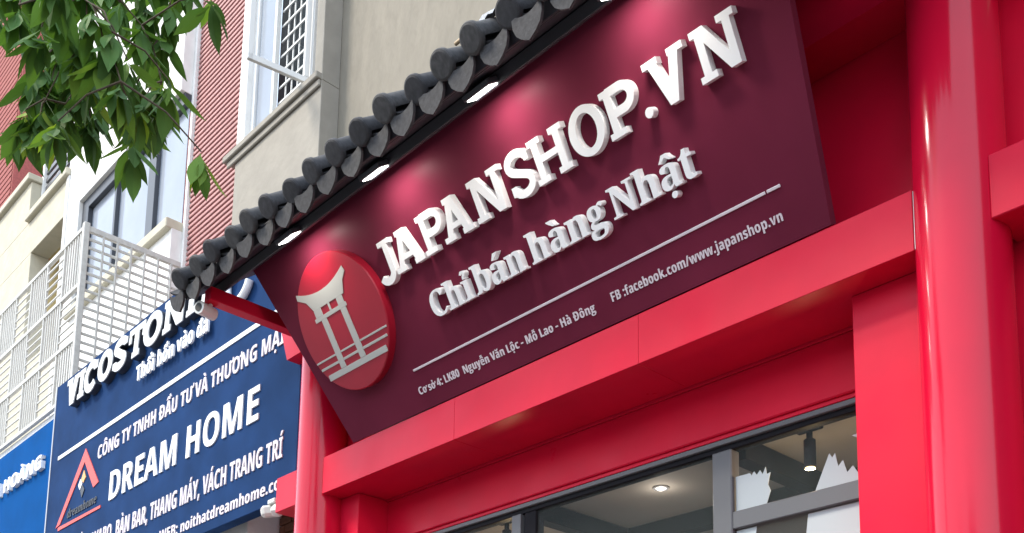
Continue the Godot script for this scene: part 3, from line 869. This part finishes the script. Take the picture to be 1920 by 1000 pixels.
# ------------------------------------------------------------------ tiled canopy
func canopy() -> void:
	var o := thing("tiled_canopy", "dark grey clay tiled canopy projecting over the maroon sign", "canopy", Vector3(-3.9, 5.3, 0.5))
	var u := Vector3(0, 0.614, -0.789)           # up the slope
	var n := Vector3(0, 0.789, 0.614)            # out of the slope
	var e0 := Vector3(0, 5.165, 0.905)            # eave line on the underside
	var xl := -6.55
	var xr := -1.50
	var slope := 1.62
	var mid := (xl + xr) * 0.5
	var bas := Basis(Vector3.RIGHT, n, Vector3.RIGHT.cross(n))
	# boarded underside
	wpart(o, "soffit", cbox(Vector3(xr - xl, 0.05, slope), 0.004), M.soffit_dark, Transform3D(bas, Vector3(mid, 0, 0) + e0 + u * slope * 0.5 + n * 0.025))
	wpart(o, "fascia", cbox(Vector3(xr - xl, 0.07, 0.02), 0.004), M.soffit_dark, Transform3D(bas, Vector3(mid, 0, 0) + e0 - u * 0.0105 + n * 0.038))
	wpart(o, "purlin", cbox(Vector3(xr - xl - 0.1, 0.06, 0.05), 0.006), M.soffit_dark, Transform3D(bas, Vector3(mid, 0, 0) + e0 + u * 0.16 - n * 0.031))
	# red struts from columns to eave
	for x in [-6.36, -1.686]:
		box(o, "strut", Vector3(x - 0.045, 5.10, -0.02), Vector3(x + 0.045, 5.195, 0.86), M.red_panel, 0.004)
	# tiles
	var pitch := 0.2321
	var barrel := barrel_mesh()
	var cap := lathe([Vector2(0, 0.017), Vector2(0.058, 0.015), Vector2(0.068, 0.010), Vector2(0.072, 0.002), Vector2(0.072, -0.016), Vector2(0.0, -0.012)], 32)
	var lip := lip_mesh()
	var pan := pan_mesh()
	var front := Basis(Vector3.RIGHT, -u, Vector3.RIGHT.cross(-u))
	var lipb := Basis(Vector3.RIGHT, Vector3(0, 0.97, 0.22).normalized(), Vector3.RIGHT.cross(Vector3(0, 0.97, 0.22).normalized()))
	for k in 22:
		var x := -6.485 + pitch * k
		var jit := Vector3(rng.randf_range(-0.004, 0.004), rng.randf_range(-0.008, 0.008), rng.randf_range(-0.02, 0.02))
		var tilt := Basis(Vector3.UP, rng.randf_range(-0.07, 0.07))
		var p := Vector3(x + 0.02, 5.245, 1.015) + jit
		var b := wpart(o, "barrel_tile", barrel, M["tile%d" % (rng.randi() % 3)], Transform3D(tilt * Basis(Vector3.RIGHT, n, Vector3.RIGHT.cross(n)), p))
		part(b, "round_cap", cap, b.material_override, Transform3D(Basis(Vector3.RIGHT, Vector3.BACK, Vector3.DOWN), Vector3(0, 0, 0)))
		if x < -2.6:
			for c in 3:
				wpart(o, "barrel_tile", barrel, M["tile%d" % (rng.randi() % 3)], Transform3D(tilt * Basis(Vector3.RIGHT, n, Vector3.RIGHT.cross(n)), p + u * 0.31 * (c + 1) + n * 0.006 * (c + 1)))
	for k in 23:
		var x := -6.485 - pitch * 0.5 + pitch * k
		var jit := Vector3(rng.randf_range(-0.004, 0.004), rng.randf_range(-0.006, 0.006), rng.randf_range(-0.010, 0.010))
		var p := Vector3(x + 0.008, 5.236, 0.968) + jit
		var b := wpart(o, "pan_tile", pan, M["tile%d" % (rng.randi() % 3)], Transform3D(Basis(Vector3.RIGHT, n, Vector3.RIGHT.cross(n)), p))
		var rel := Basis(Vector3.RIGHT, n, Vector3.RIGHT.cross(n)).inverse() * lipb * Basis(Vector3.BACK, rng.randf_range(-0.06, 0.06))
		part(b, "drip_lip", lip, b.material_override, Transform3D(rel, Vector3(0, 0, 0.004)))
	# flood lamps under the eave, one of them off to the right out of frame
	var nd := -n
	var labels := ["white flood lamp under the eave nearest the red disc", "white flood lamp under the eave above the letters J and A", "white flood lamp under the eave above the letter H", "flood lamp under the eave above the letters V and N", "flood lamp at the eave end nearest the big column"]
	for k in 4:
		var x := -5.43 + 0.899 * k
		var c := Vector3(x, 5.218, 0.800)
		var t := thing("flood_lamp", labels[k], "lamp", c, "flood lamps under the eave")
		var b := Basis(Vector3.RIGHT, n, Vector3.RIGHT.cross(n))
		wpart(t, "housing", cbox(Vector3(0.19, 0.030, 0.125), 0.005), M.frame_dark, Transform3D(b, c - n * 0.012))
		wpart(t, "lens", cbox(Vector3(0.165, 0.006, 0.10), 0.002), M.lamp_glow, Transform3D(b, c - n * 0.030))
		var l := AreaLight3D.new()
		l.name = "lamp_light"
		l.area_size = Vector2(0.16, 0.095)
		l.light_energy = 0.20
		l.light_color = Color(1.0, 0.97, 0.93)
		l.shadow_enabled = true
		l.area_range = 6.0
		t.add_child(l)
		# light shines along its -z
		var zz := n
		l.transform = Transform3D(Basis(Vector3.RIGHT, zz.cross(Vector3.RIGHT), zz), -n * 0.036)

func barrel_mesh() -> ArrayMesh:
	# half round cover tile running back from the eave (local -z is up the slope)
	var st := SurfaceTool.new()
	st.begin(Mesh.PRIMITIVE_TRIANGLES)
	var seg := 16
	var r0 := 0.064
	var L := 0.33
	for s in seg:
		var a := -0.35 + (PI + 0.7) * s / seg
		var b := -0.35 + (PI + 0.7) * (s + 1) / seg
		var na := Vector3(cos(a), sin(a), 0); var nb := Vector3(cos(b), sin(b), 0)
		var v := [na * r0, nb * r0, nb * r0 * 0.92 + Vector3(0, 0, -L), na * r0 * 0.92 + Vector3(0, 0, -L)]
		var ns := [na, nb, nb, na]
		for f in [[0, 1, 2], [0, 2, 3]]:
			var o: Array = f
			if (v[f[1]] - v[f[0]]).cross(v[f[2]] - v[f[0]]).dot(na + nb) > 0.0: o = [f[0], f[2], f[1]]
			for i in o:
				st.set_normal(ns[i]); st.add_vertex(v[i])
		quad(st, na * (r0 - 0.012), nb * (r0 - 0.012), nb * (r0 - 0.012) * 0.9 + Vector3(0, 0, -L), na * (r0 - 0.012) * 0.9 + Vector3(0, 0, -L), -(na + nb).normalized())
		quad(st, na * r0, nb * r0, nb * (r0 - 0.012), na * (r0 - 0.012), Vector3.BACK)
	return st.commit()

func pan_mesh() -> ArrayMesh:
	# shallow trough between the cover tiles
	var st := SurfaceTool.new()
	st.begin(Mesh.PRIMITIVE_TRIANGLES)
	var seg := 10
	for s in seg:
		var t0 := s / float(seg) * 2.0 - 1.0
		var t1 := (s + 1) / float(seg) * 2.0 - 1.0
		var a := Vector3(t0 * 0.10, -0.035 + 0.045 * t0 * t0, 0)
		var b := Vector3(t1 * 0.10, -0.035 + 0.045 * t1 * t1, 0)
		var back := Vector3(0, 0.0, -1.0)
		var th := Vector3(0, 0.014, 0)
		var n := Vector3(-(b.y - a.y), b.x - a.x, 0).normalized()
		quad(st, a, b, b + back, a + back, -n)
		quad(st, a + th, b + th, b + back + th, a + back + th, n)
		quad(st, a, b, b + th, a + th, Vector3.BACK)
	return st.commit()

func lip_mesh() -> ArrayMesh:
	# drip end: scooped top, shouldered sides and a blunt point below
	var p := PackedVector2Array()
	for k in 9:
		var t := k / 8.0 * 2.0 - 1.0
		p.append(Vector2(t * 0.094, -0.040 + 0.030 * t * t))
	for a in [[0.096, -0.03], [0.092, -0.07], [0.076, -0.105], [0.045, -0.132], [0.0, -0.155], [-0.045, -0.132], [-0.076, -0.105], [-0.092, -0.07], [-0.096, -0.03]]:
		p.append(Vector2(a[0], a[1]))
	return extr(p, 0.016)

# ------------------------------------------------------------------ glass front
func shopfront() -> void:
	var o := thing("glass_shopfront", "grey framed glass shopfront below the red lintel", "shopfront", Vector3(-4.1, 0, -0.47))
	var g: Material = M.frame_grey
	var k: Material = M.frame_black
	box(o, "head_rail", Vector3(-5.97, 3.555, -0.52), Vector3(-2.212, 3.5825, -0.435), g, 0.003)
	box(o, "head_channel", Vector3(-5.97, 3.525, -0.515), Vector3(-2.212, 3.5545, -0.455), k, 0.003)
	box(o, "mullion", Vector3(-3.178, 0.06, -0.515), Vector3(-3.058, 3.5245, -0.44), g, 0.006)
	box(o, "mullion", Vector3(-4.70, 0.06, -0.515), Vector3(-4.62, 3.5245, -0.44), g, 0.004)
	box(o, "mullion", Vector3(-4.60, 0.06, -0.53), Vector3(-4.50, 3.5245, -0.455), k, 0.004)
	box(o, "transom", Vector3(-3.057, 3.095, -0.505), Vector3(-2.212, 3.187, -0.443), g, 0.005)
	box(o, "pane", Vector3(-3.05, 3.19, -0.478), Vector3(-2.212, 3.524, -0.470), M.glass, 0.001)
	box(o, "pane", Vector3(-3.05, 0.1, -0.478), Vector3(-2.212, 3.092, -0.470), M.glass, 0.001)
	box(o, "pane", Vector3(-4.495, 0.1, -0.478), Vector3(-3.182, 3.524, -0.470), M.glass, 0.001)
	box(o, "pane", Vector3(-5.97, 0.1, -0.478), Vector3(-4.702, 3.524, -0.470), M.glass, 0.001)
	box(o, "sill_rail", Vector3(-5.97, 0.06, -0.51), Vector3(-4.72, 0.099, -0.44), g, 0.003)
	# frosted film on the upper right pane: a snowy peak and torn edges
	var fr := Transform3D(Basis.IDENTITY, Vector3(0, 0, -0.4695))
	wpart(o, "frosted_film", extr(PackedVector2Array([Vector2(-3.05, 3.192), Vector2(-3.05, 3.375), Vector2(-2.965, 3.375), Vector2(-2.955, 3.36), Vector2(-2.94, 3.378), Vector2(-2.925, 3.355), Vector2(-2.905, 3.375), Vector2(-2.89, 3.35), Vector2(-2.872, 3.385), Vector2(-2.866, 3.345), Vector2(-2.845, 3.35), Vector2(-2.86, 3.29), Vector2(-2.845, 3.255), Vector2(-2.87, 3.192)]), 0.002), M.film_white, fr)
	wpart(o, "frosted_film", extr(PackedVector2Array([Vector2(-2.60, 3.192), Vector2(-2.52, 3.36), Vector2(-2.505, 3.335), Vector2(-2.49, 3.355), Vector2(-2.475, 3.285), Vector2(-2.45, 3.31), Vector2(-2.43, 3.245), Vector2(-2.40, 3.27), Vector2(-2.37, 3.22), Vector2(-2.34, 3.25), Vector2(-2.30, 3.192)]), 0.002), M.film_white, fr)
	wpart(o, "frosted_film", extr(PackedVector2Array([Vector2(-2.40, 3.415), Vector2(-2.375, 3.40), Vector2(-2.37, 3.36), Vector2(-2.345, 3.335), Vector2(-2.33, 3.37), Vector2(-2.30, 3.41), Vector2(-2.32, 3.42), Vector2(-2.34, 3.44), Vector2(-2.36, 3.42)]), 0.002), M.film_white, fr)
	wpart(o, "frosted_film", extr(PackedVector2Array([Vector2(-3.05, 2.5), Vector2(-3.05, 3.09), Vector2(-2.93, 3.09), Vector2(-2.95, 2.95), Vector2(-2.99, 2.5)]), 0.002), M.film_white, fr)
	wpart(o, "frosted_film", extr(PackedVector2Array([Vector2(-2.72, 2.5), Vector2(-2.66, 2.95), Vector2(-2.64, 3.09), Vector2(-2.22, 3.09), Vector2(-2.22, 2.5)]), 0.002), M.film_white, fr)

	# lamps inside
	track_spot(Vector3(-2.72, 3.619, -0.63), "black cylinder spotlight hanging behind the upper glass pane")
	track_spot(Vector3(-4.95, 3.619, -0.63), "black cylinder spotlight behind the glass at the bottom edge")
	var d := thing("downlight", "small round recessed downlight glowing in the shop ceiling", "lamp", Vector3(-3.87, 3.62, -0.88))
	wpart(d, "trim_ring", lathe([Vector2(0.030, 0.0), Vector2(0.048, 0.0), Vector2(0.048, -0.008), Vector2(0.034, -0.010), Vector2(0.030, -0.006)], 32), M.metal_grey, Transform3D(Basis.IDENTITY, Vector3(-3.87, 3.6195, -0.88)))
	wpart(d, "lens", lathe([Vector2(0, 0), Vector2(0.031, 0), Vector2(0.031, -0.006), Vector2(0, -0.006)], 24), M.down_glow, Transform3D(Basis.IDENTITY, Vector3(-3.87, 3.6195, -0.88)))
	lamp_light(d, Vector3(0, -0.10, 0), 0.012, Color(1.0, 0.96, 0.9), 0.03)

func lamp_light(parent: Node3D, at: Vector3, energy: float, c: Color, size: float) -> void:
	var l := OmniLight3D.new()
	l.name = "lamp_light"
	l.light_energy = energy
	l.light_color = c
	l.light_size = size
	l.omni_range = 12.0
	l.omni_attenuation = 2.0
	l.shadow_enabled = true
	parent.add_child(l)
	l.position = at

func track_spot(p: Vector3, label: String) -> void:
	var t := thing("track_spotlight", label, "spotlight", p, "spotlights inside the shop")
	box(t, "adapter", p + Vector3(-0.07, -0.045, -0.02), p + Vector3(0.07, 0, 0.02), M.frame_black, 0.004)
	wpart(t, "stem", lathe([Vector2(0, 0), Vector2(0.016, 0), Vector2(0.016, -0.05), Vector2(0, -0.05)], 16), M.frame_black, Transform3D(Basis.IDENTITY, p + Vector3(0, -0.045, 0)))
	wpart(t, "body", lathe([Vector2(0, 0), Vector2(0.026, 0), Vector2(0.030, -0.004), Vector2(0.030, -0.145), Vector2(0.027, -0.148), Vector2(0.025, -0.140), Vector2(0, -0.140)], 32), M.frame_black, Transform3D(Basis.IDENTITY, p + Vector3(0, -0.09, 0)))
	wpart(t, "lens", lathe([Vector2(0, 0), Vector2(0.0245, 0), Vector2(0.0245, -0.012), Vector2(0, -0.012)], 24), M.spot_glow, Transform3D(Basis.IDENTITY, p + Vector3(0, -0.2305, 0)))
	lamp_light(t, Vector3(0, -0.26, 0), 0.06, Color(1.0, 0.88, 0.68), 0.03)

# ------------------------------------------------------------------ tree
func leaf_mesh(bend: float, fold: float) -> ArrayMesh:
	# hangs along -y from its stalk at the origin, one unit long
	var st := SurfaceTool.new()
	st.begin(Mesh.PRIMITIVE_TRIANGLES)
	var prof := [[0.0, 0.012], [0.08, 0.02], [0.22, 0.105], [0.42, 0.165], [0.62, 0.155], [0.80, 0.09], [0.92, 0.03], [1.0, 0.0]]
	var row := []
	for a in prof:
		var t: float = a[0]
		var c := Vector3(0, -t, bend * t * t)
		row.append([c + Vector3(-a[1], 0, fold * a[1]), c, c + Vector3(a[1], 0, fold * a[1])])
	for k in row.size() - 1:
		for s in 2:
			var a: Vector3 = row[k][s]; var b: Vector3 = row[k][s + 1]; var c: Vector3 = row[k + 1][s + 1]; var d: Vector3 = row[k + 1][s]
			var n := (b - a).cross(d - a)
			if n.length() < 1e-7: n = (c - a).cross(d - a)
			n = n.normalized()
			if n.z < 0.0: n = -n
			if a.distance_to(b) > 1e-5: tri(st, a, b, c, n)
			if c.distance_to(d) > 1e-5: tri(st, a, c, d, n)
	return st.commit()

func street_tree() -> void:
	var o := thing("street_tree", "leafy green tree branch with long drooping leaves hanging in front of houses", "tree", Vector3(-6.3, 0, 3.7))
	tube(o, "trunk", [Vector3(-6.3, -0.02, 3.7), Vector3(-6.28, 1.2, 3.72), Vector3(-6.2, 2.6, 3.66), Vector3(-6.1, 4.2, 3.6), Vector3(-6.0, 5.6, 3.5), Vector3(-6.05, 7.0, 3.5)], [0.17, 0.15, 0.135, 0.12, 0.09, 0.05], M.bark, 18)
	var hubs := [Vector3(-5.05, 5.95, 2.75), Vector3(-4.60, 5.75, 2.50), Vector3(-4.75, 6.15, 2.20)]
	tube(o, "limb", [Vector3(-6.02, 5.35, 3.52), Vector3(-5.6, 5.85, 3.2), hubs[0], hubs[2]], [0.055, 0.04, 0.028, 0.014], M.bark, 10)
	tube(o, "limb", [Vector3(-6.08, 4.6, 3.58), Vector3(-5.5, 5.35, 3.2), Vector3(-5.0, 5.65, 2.85), hubs[1]], [0.05, 0.036, 0.024, 0.012], M.bark, 10)
	var tips := [[Vector3(-4.38, 5.00, 2.86), Vector3(-4.89, 5.50, 2.64), Vector3(-4.70, 5.39, 2.59), Vector3(-4.21, 5.05, 2.64), Vector3(-4.48, 5.34, 2.44), Vector3(-4.99, 5.85, 2.15), Vector3(-4.61, 5.64, 2.16), Vector3(-4.82, 5.89, 1.96), Vector3(-4.66, 5.81, 1.91), Vector3(-5.20, 5.54, 2.63), Vector3(-4.64, 5.17, 2.66), Vector3(-5.21, 5.69, 2.41), Vector3(-4.41, 5.10, 2.54), Vector3(-4.24, 5.03, 2.48), Vector3(-4.67, 5.48, 2.21), Vector3(-4.66, 5.57, 2.09), Vector3(-4.68, 5.63, 1.96), Vector3(-4.32, 4.87, 2.65), Vector3(-5.09, 5.51, 2.34), Vector3(-4.47, 5.10, 2.42), Vector3(-4.15, 4.88, 2.42), Vector3(-4.48, 5.26, 2.17), Vector3(-4.72, 5.48, 1.97), Vector3(-4.88, 5.14, 2.47), Vector3(-5.00, 5.33, 2.35), Vector3(-4.48, 4.96, 2.45), Vector3(-4.22, 4.83, 2.42), Vector3(-4.25, 4.87, 2.31), Vector3(-4.87, 5.48, 1.92), Vector3(-4.82, 5.00, 2.52), Vector3(-4.93, 5.09, 2.41), Vector3(-4.83, 5.09, 2.33), Vector3(-4.65, 5.00, 2.32), Vector3(-4.09, 4.63, 2.39), Vector3(-4.73, 5.21, 2.06), Vector3(-4.40, 4.97, 2.09), Vector3(-4.68, 4.72, 2.58), Vector3(-4.63, 4.76, 2.52), Vector3(-4.66, 4.82, 2.42), Vector3(-5.10, 5.17, 2.18), Vector3(-5.09, 5.19, 2.13), Vector3(-4.81, 5.11, 2.05), Vector3(-4.42, 4.84, 2.16), Vector3(-4.47, 4.90, 2.07), Vector3(-4.93, 4.82, 2.53), Vector3(-4.64, 4.68, 2.53), Vector3(-4.33, 4.49, 2.55), Vector3(-4.80, 4.90, 2.26), Vector3(-4.93, 5.12, 1.98), Vector3(-4.02, 4.44, 2.05), Vector3(-4.00, 5.19, 2.06), Vector3(-4.21, 4.48, 2.27), Vector3(-4.17, 4.81, 2.15)]]
	var leaves := []
	for k in 6:
		leaves.append(leaf_mesh([0.10, 0.22, -0.12, 0.30, 0.04, -0.2][k], [0.25, 0.15, 0.35, 0.3, 0.1, 0.2][k]))
	var order: Array = tips[0]
	var made := 0
	var rest := SurfaceTool.new()
	rest.begin(Mesh.PRIMITIVE_TRIANGLES)
	for i in range(order.size() - 1, -1, -1):
		var tip: Vector3 = order[i]
		var hub: Vector3 = hubs[0]
		for h in hubs:
			if tip.distance_to(h) < tip.distance_to(hub): hub = h
		for h in order:
			if h.y > tip.y + 0.06 and tip.distance_to(h) < tip.distance_to(hub): hub = h
		var mid := hub.lerp(tip, 0.55) + Vector3(0, 0.04, 0)
		tube(o, "twig", [hub, mid, tip], [0.005, 0.004, 0.003], M.bark, 6)
		var n := 7 if i > order.size() - 5 else rng.randi_range(10, 13)
		for j in n:
			var az := TAU * (j + rng.randf() * 0.7) / n
			var spread := rng.randf_range(0.15, 0.85)
			var out := Vector3(cos(az), 0, sin(az))
			var down := (Vector3.DOWN + out * spread).normalized()
			var face := (out + Vector3.UP * 0.6 + Vector3(rng.randf_range(-0.5, 0.5), 0, rng.randf_range(-0.5, 0.5)))
			var y := -down
			var z := (face - y * face.dot(y)).normalized()
			var x := y.cross(z)
			var s := rng.randf_range(0.11, 0.235)
			var sc := Basis(x * s, y * s, z * s)
			var pos := tip + down * 0.01 - Vector3(0, rng.randf_range(0.0, 0.06), 0)
			var pick := rng.randf()
			var mk := "leaf0" if pick < 0.42 else ("leaf1" if pick < 0.74 else ("leaf2" if pick < 0.92 else "leaf3"))
			var t := Transform3D(sc, pos)
			var lm: ArrayMesh = leaves[rng.randi() % leaves.size()]
			if made < 296:
				wpart(o, "leaf", lm, M[mk], t)
				made += 1
			else:
				rest.append_from(lm, 0, Transform3D(sc, pos - o.position))
	var r := part(o, "foliage", rest.commit(), M.leaf1)
	r.set_meta("kind", "stuff")

# ------------------------------------------------------------------ small things
func small_things() -> void:
	# camera under the strut
	var c := thing("security_camera", "white bullet camera with dark round lens under the canopy corner", "camera", Vector3(-6.39, 5.08, 0.88))
	tube(c, "body", [Vector3(-6.42, 5.055, 0.78), Vector3(-6.375, 5.045, 0.91)], [0.042, 0.045], M.metal_white, 24)
	tube(c, "lens", [Vector3(-6.3765, 5.0453, 0.9105), Vector3(-6.375, 5.045, 0.914)], [0.028, 0.028], M.hole_black, 24)
	tube(c, "bracket", [Vector3(-6.39, 5.05, 0.83), Vector3(-6.385, 5.101, 0.82)], [0.014, 0.014], M.metal_white, 12)
	# twin security lamp under the beam stub
	var l := thing("security_lamp", "pair of white wall lamp heads under the red beam end", "lamp", Vector3(-6.95, 4.0, -0.1))
	box(l, "base_plate", Vector3(-6.98, 4.02, -0.16), Vector3(-6.88, 4.058, -0.02), M.metal_white, 0.006)
	bar(l, "lamp_head", Vector3(-6.97, 4.00, -0.13), Vector3(-7.03, 3.97, 0.0), 0.085, 0.085, M.metal_white, 0.02)
	bar(l, "lamp_head", Vector3(-6.89, 4.01, -0.10), Vector3(-6.86, 3.93, -0.02), 0.09, 0.085, M.metal_white, 0.02)
	# odds and ends lying on the canopy
	var b := thing("bamboo_canes", "thin bamboo canes lying along the top of the canopy tiles", "canes", Vector3(-3.4, 5.45, 0.88))
	for k in 3:
		tube(b, "cane", [Vector3(-3.74 + k * 0.03, 5.465 + k * 0.022, 0.885 - k * 0.02), Vector3(-2.85, 5.50 + k * 0.026, 0.86 - k * 0.02)], [0.010, 0.013], M.bamboo, 10)
	var sk := thing("woven_scrap", "pale grey woven sack scrap lying on the canopy tiles beside bamboo canes", "scrap", Vector3(-3.4, 5.43, 0.91))
	var st := SurfaceTool.new()
	st.begin(Mesh.PRIMITIVE_TRIANGLES)
	var nz := FastNoiseLite.new()
	nz.seed = 5; nz.frequency = 5.0
	for i in 14:
		for j in 6:
			var q := []
			for e in [[0, 0], [1, 0], [1, 1], [0, 1]]:
				var a: float = (i + e[0]) / 14.0
				var c2: float = (j + e[1]) / 6.0
				var lift := nz.get_noise_2d(a * 0.8, c2 * 0.5) * 0.03
				q.append(Vector3(-0.20 + a * 0.42, -0.045 + c2 * 0.09 + lift + a * 0.02, 0.045 - c2 * 0.09 + lift * 0.6))
			var n := ((q[1] - q[0]) as Vector3).cross(q[3] - q[0]).normalized()
			quad(st, q[0], q[1], q[2], q[3], n if n.y > 0.0 else -n)
	part(sk, "sheet", st.commit(), M.mortar)
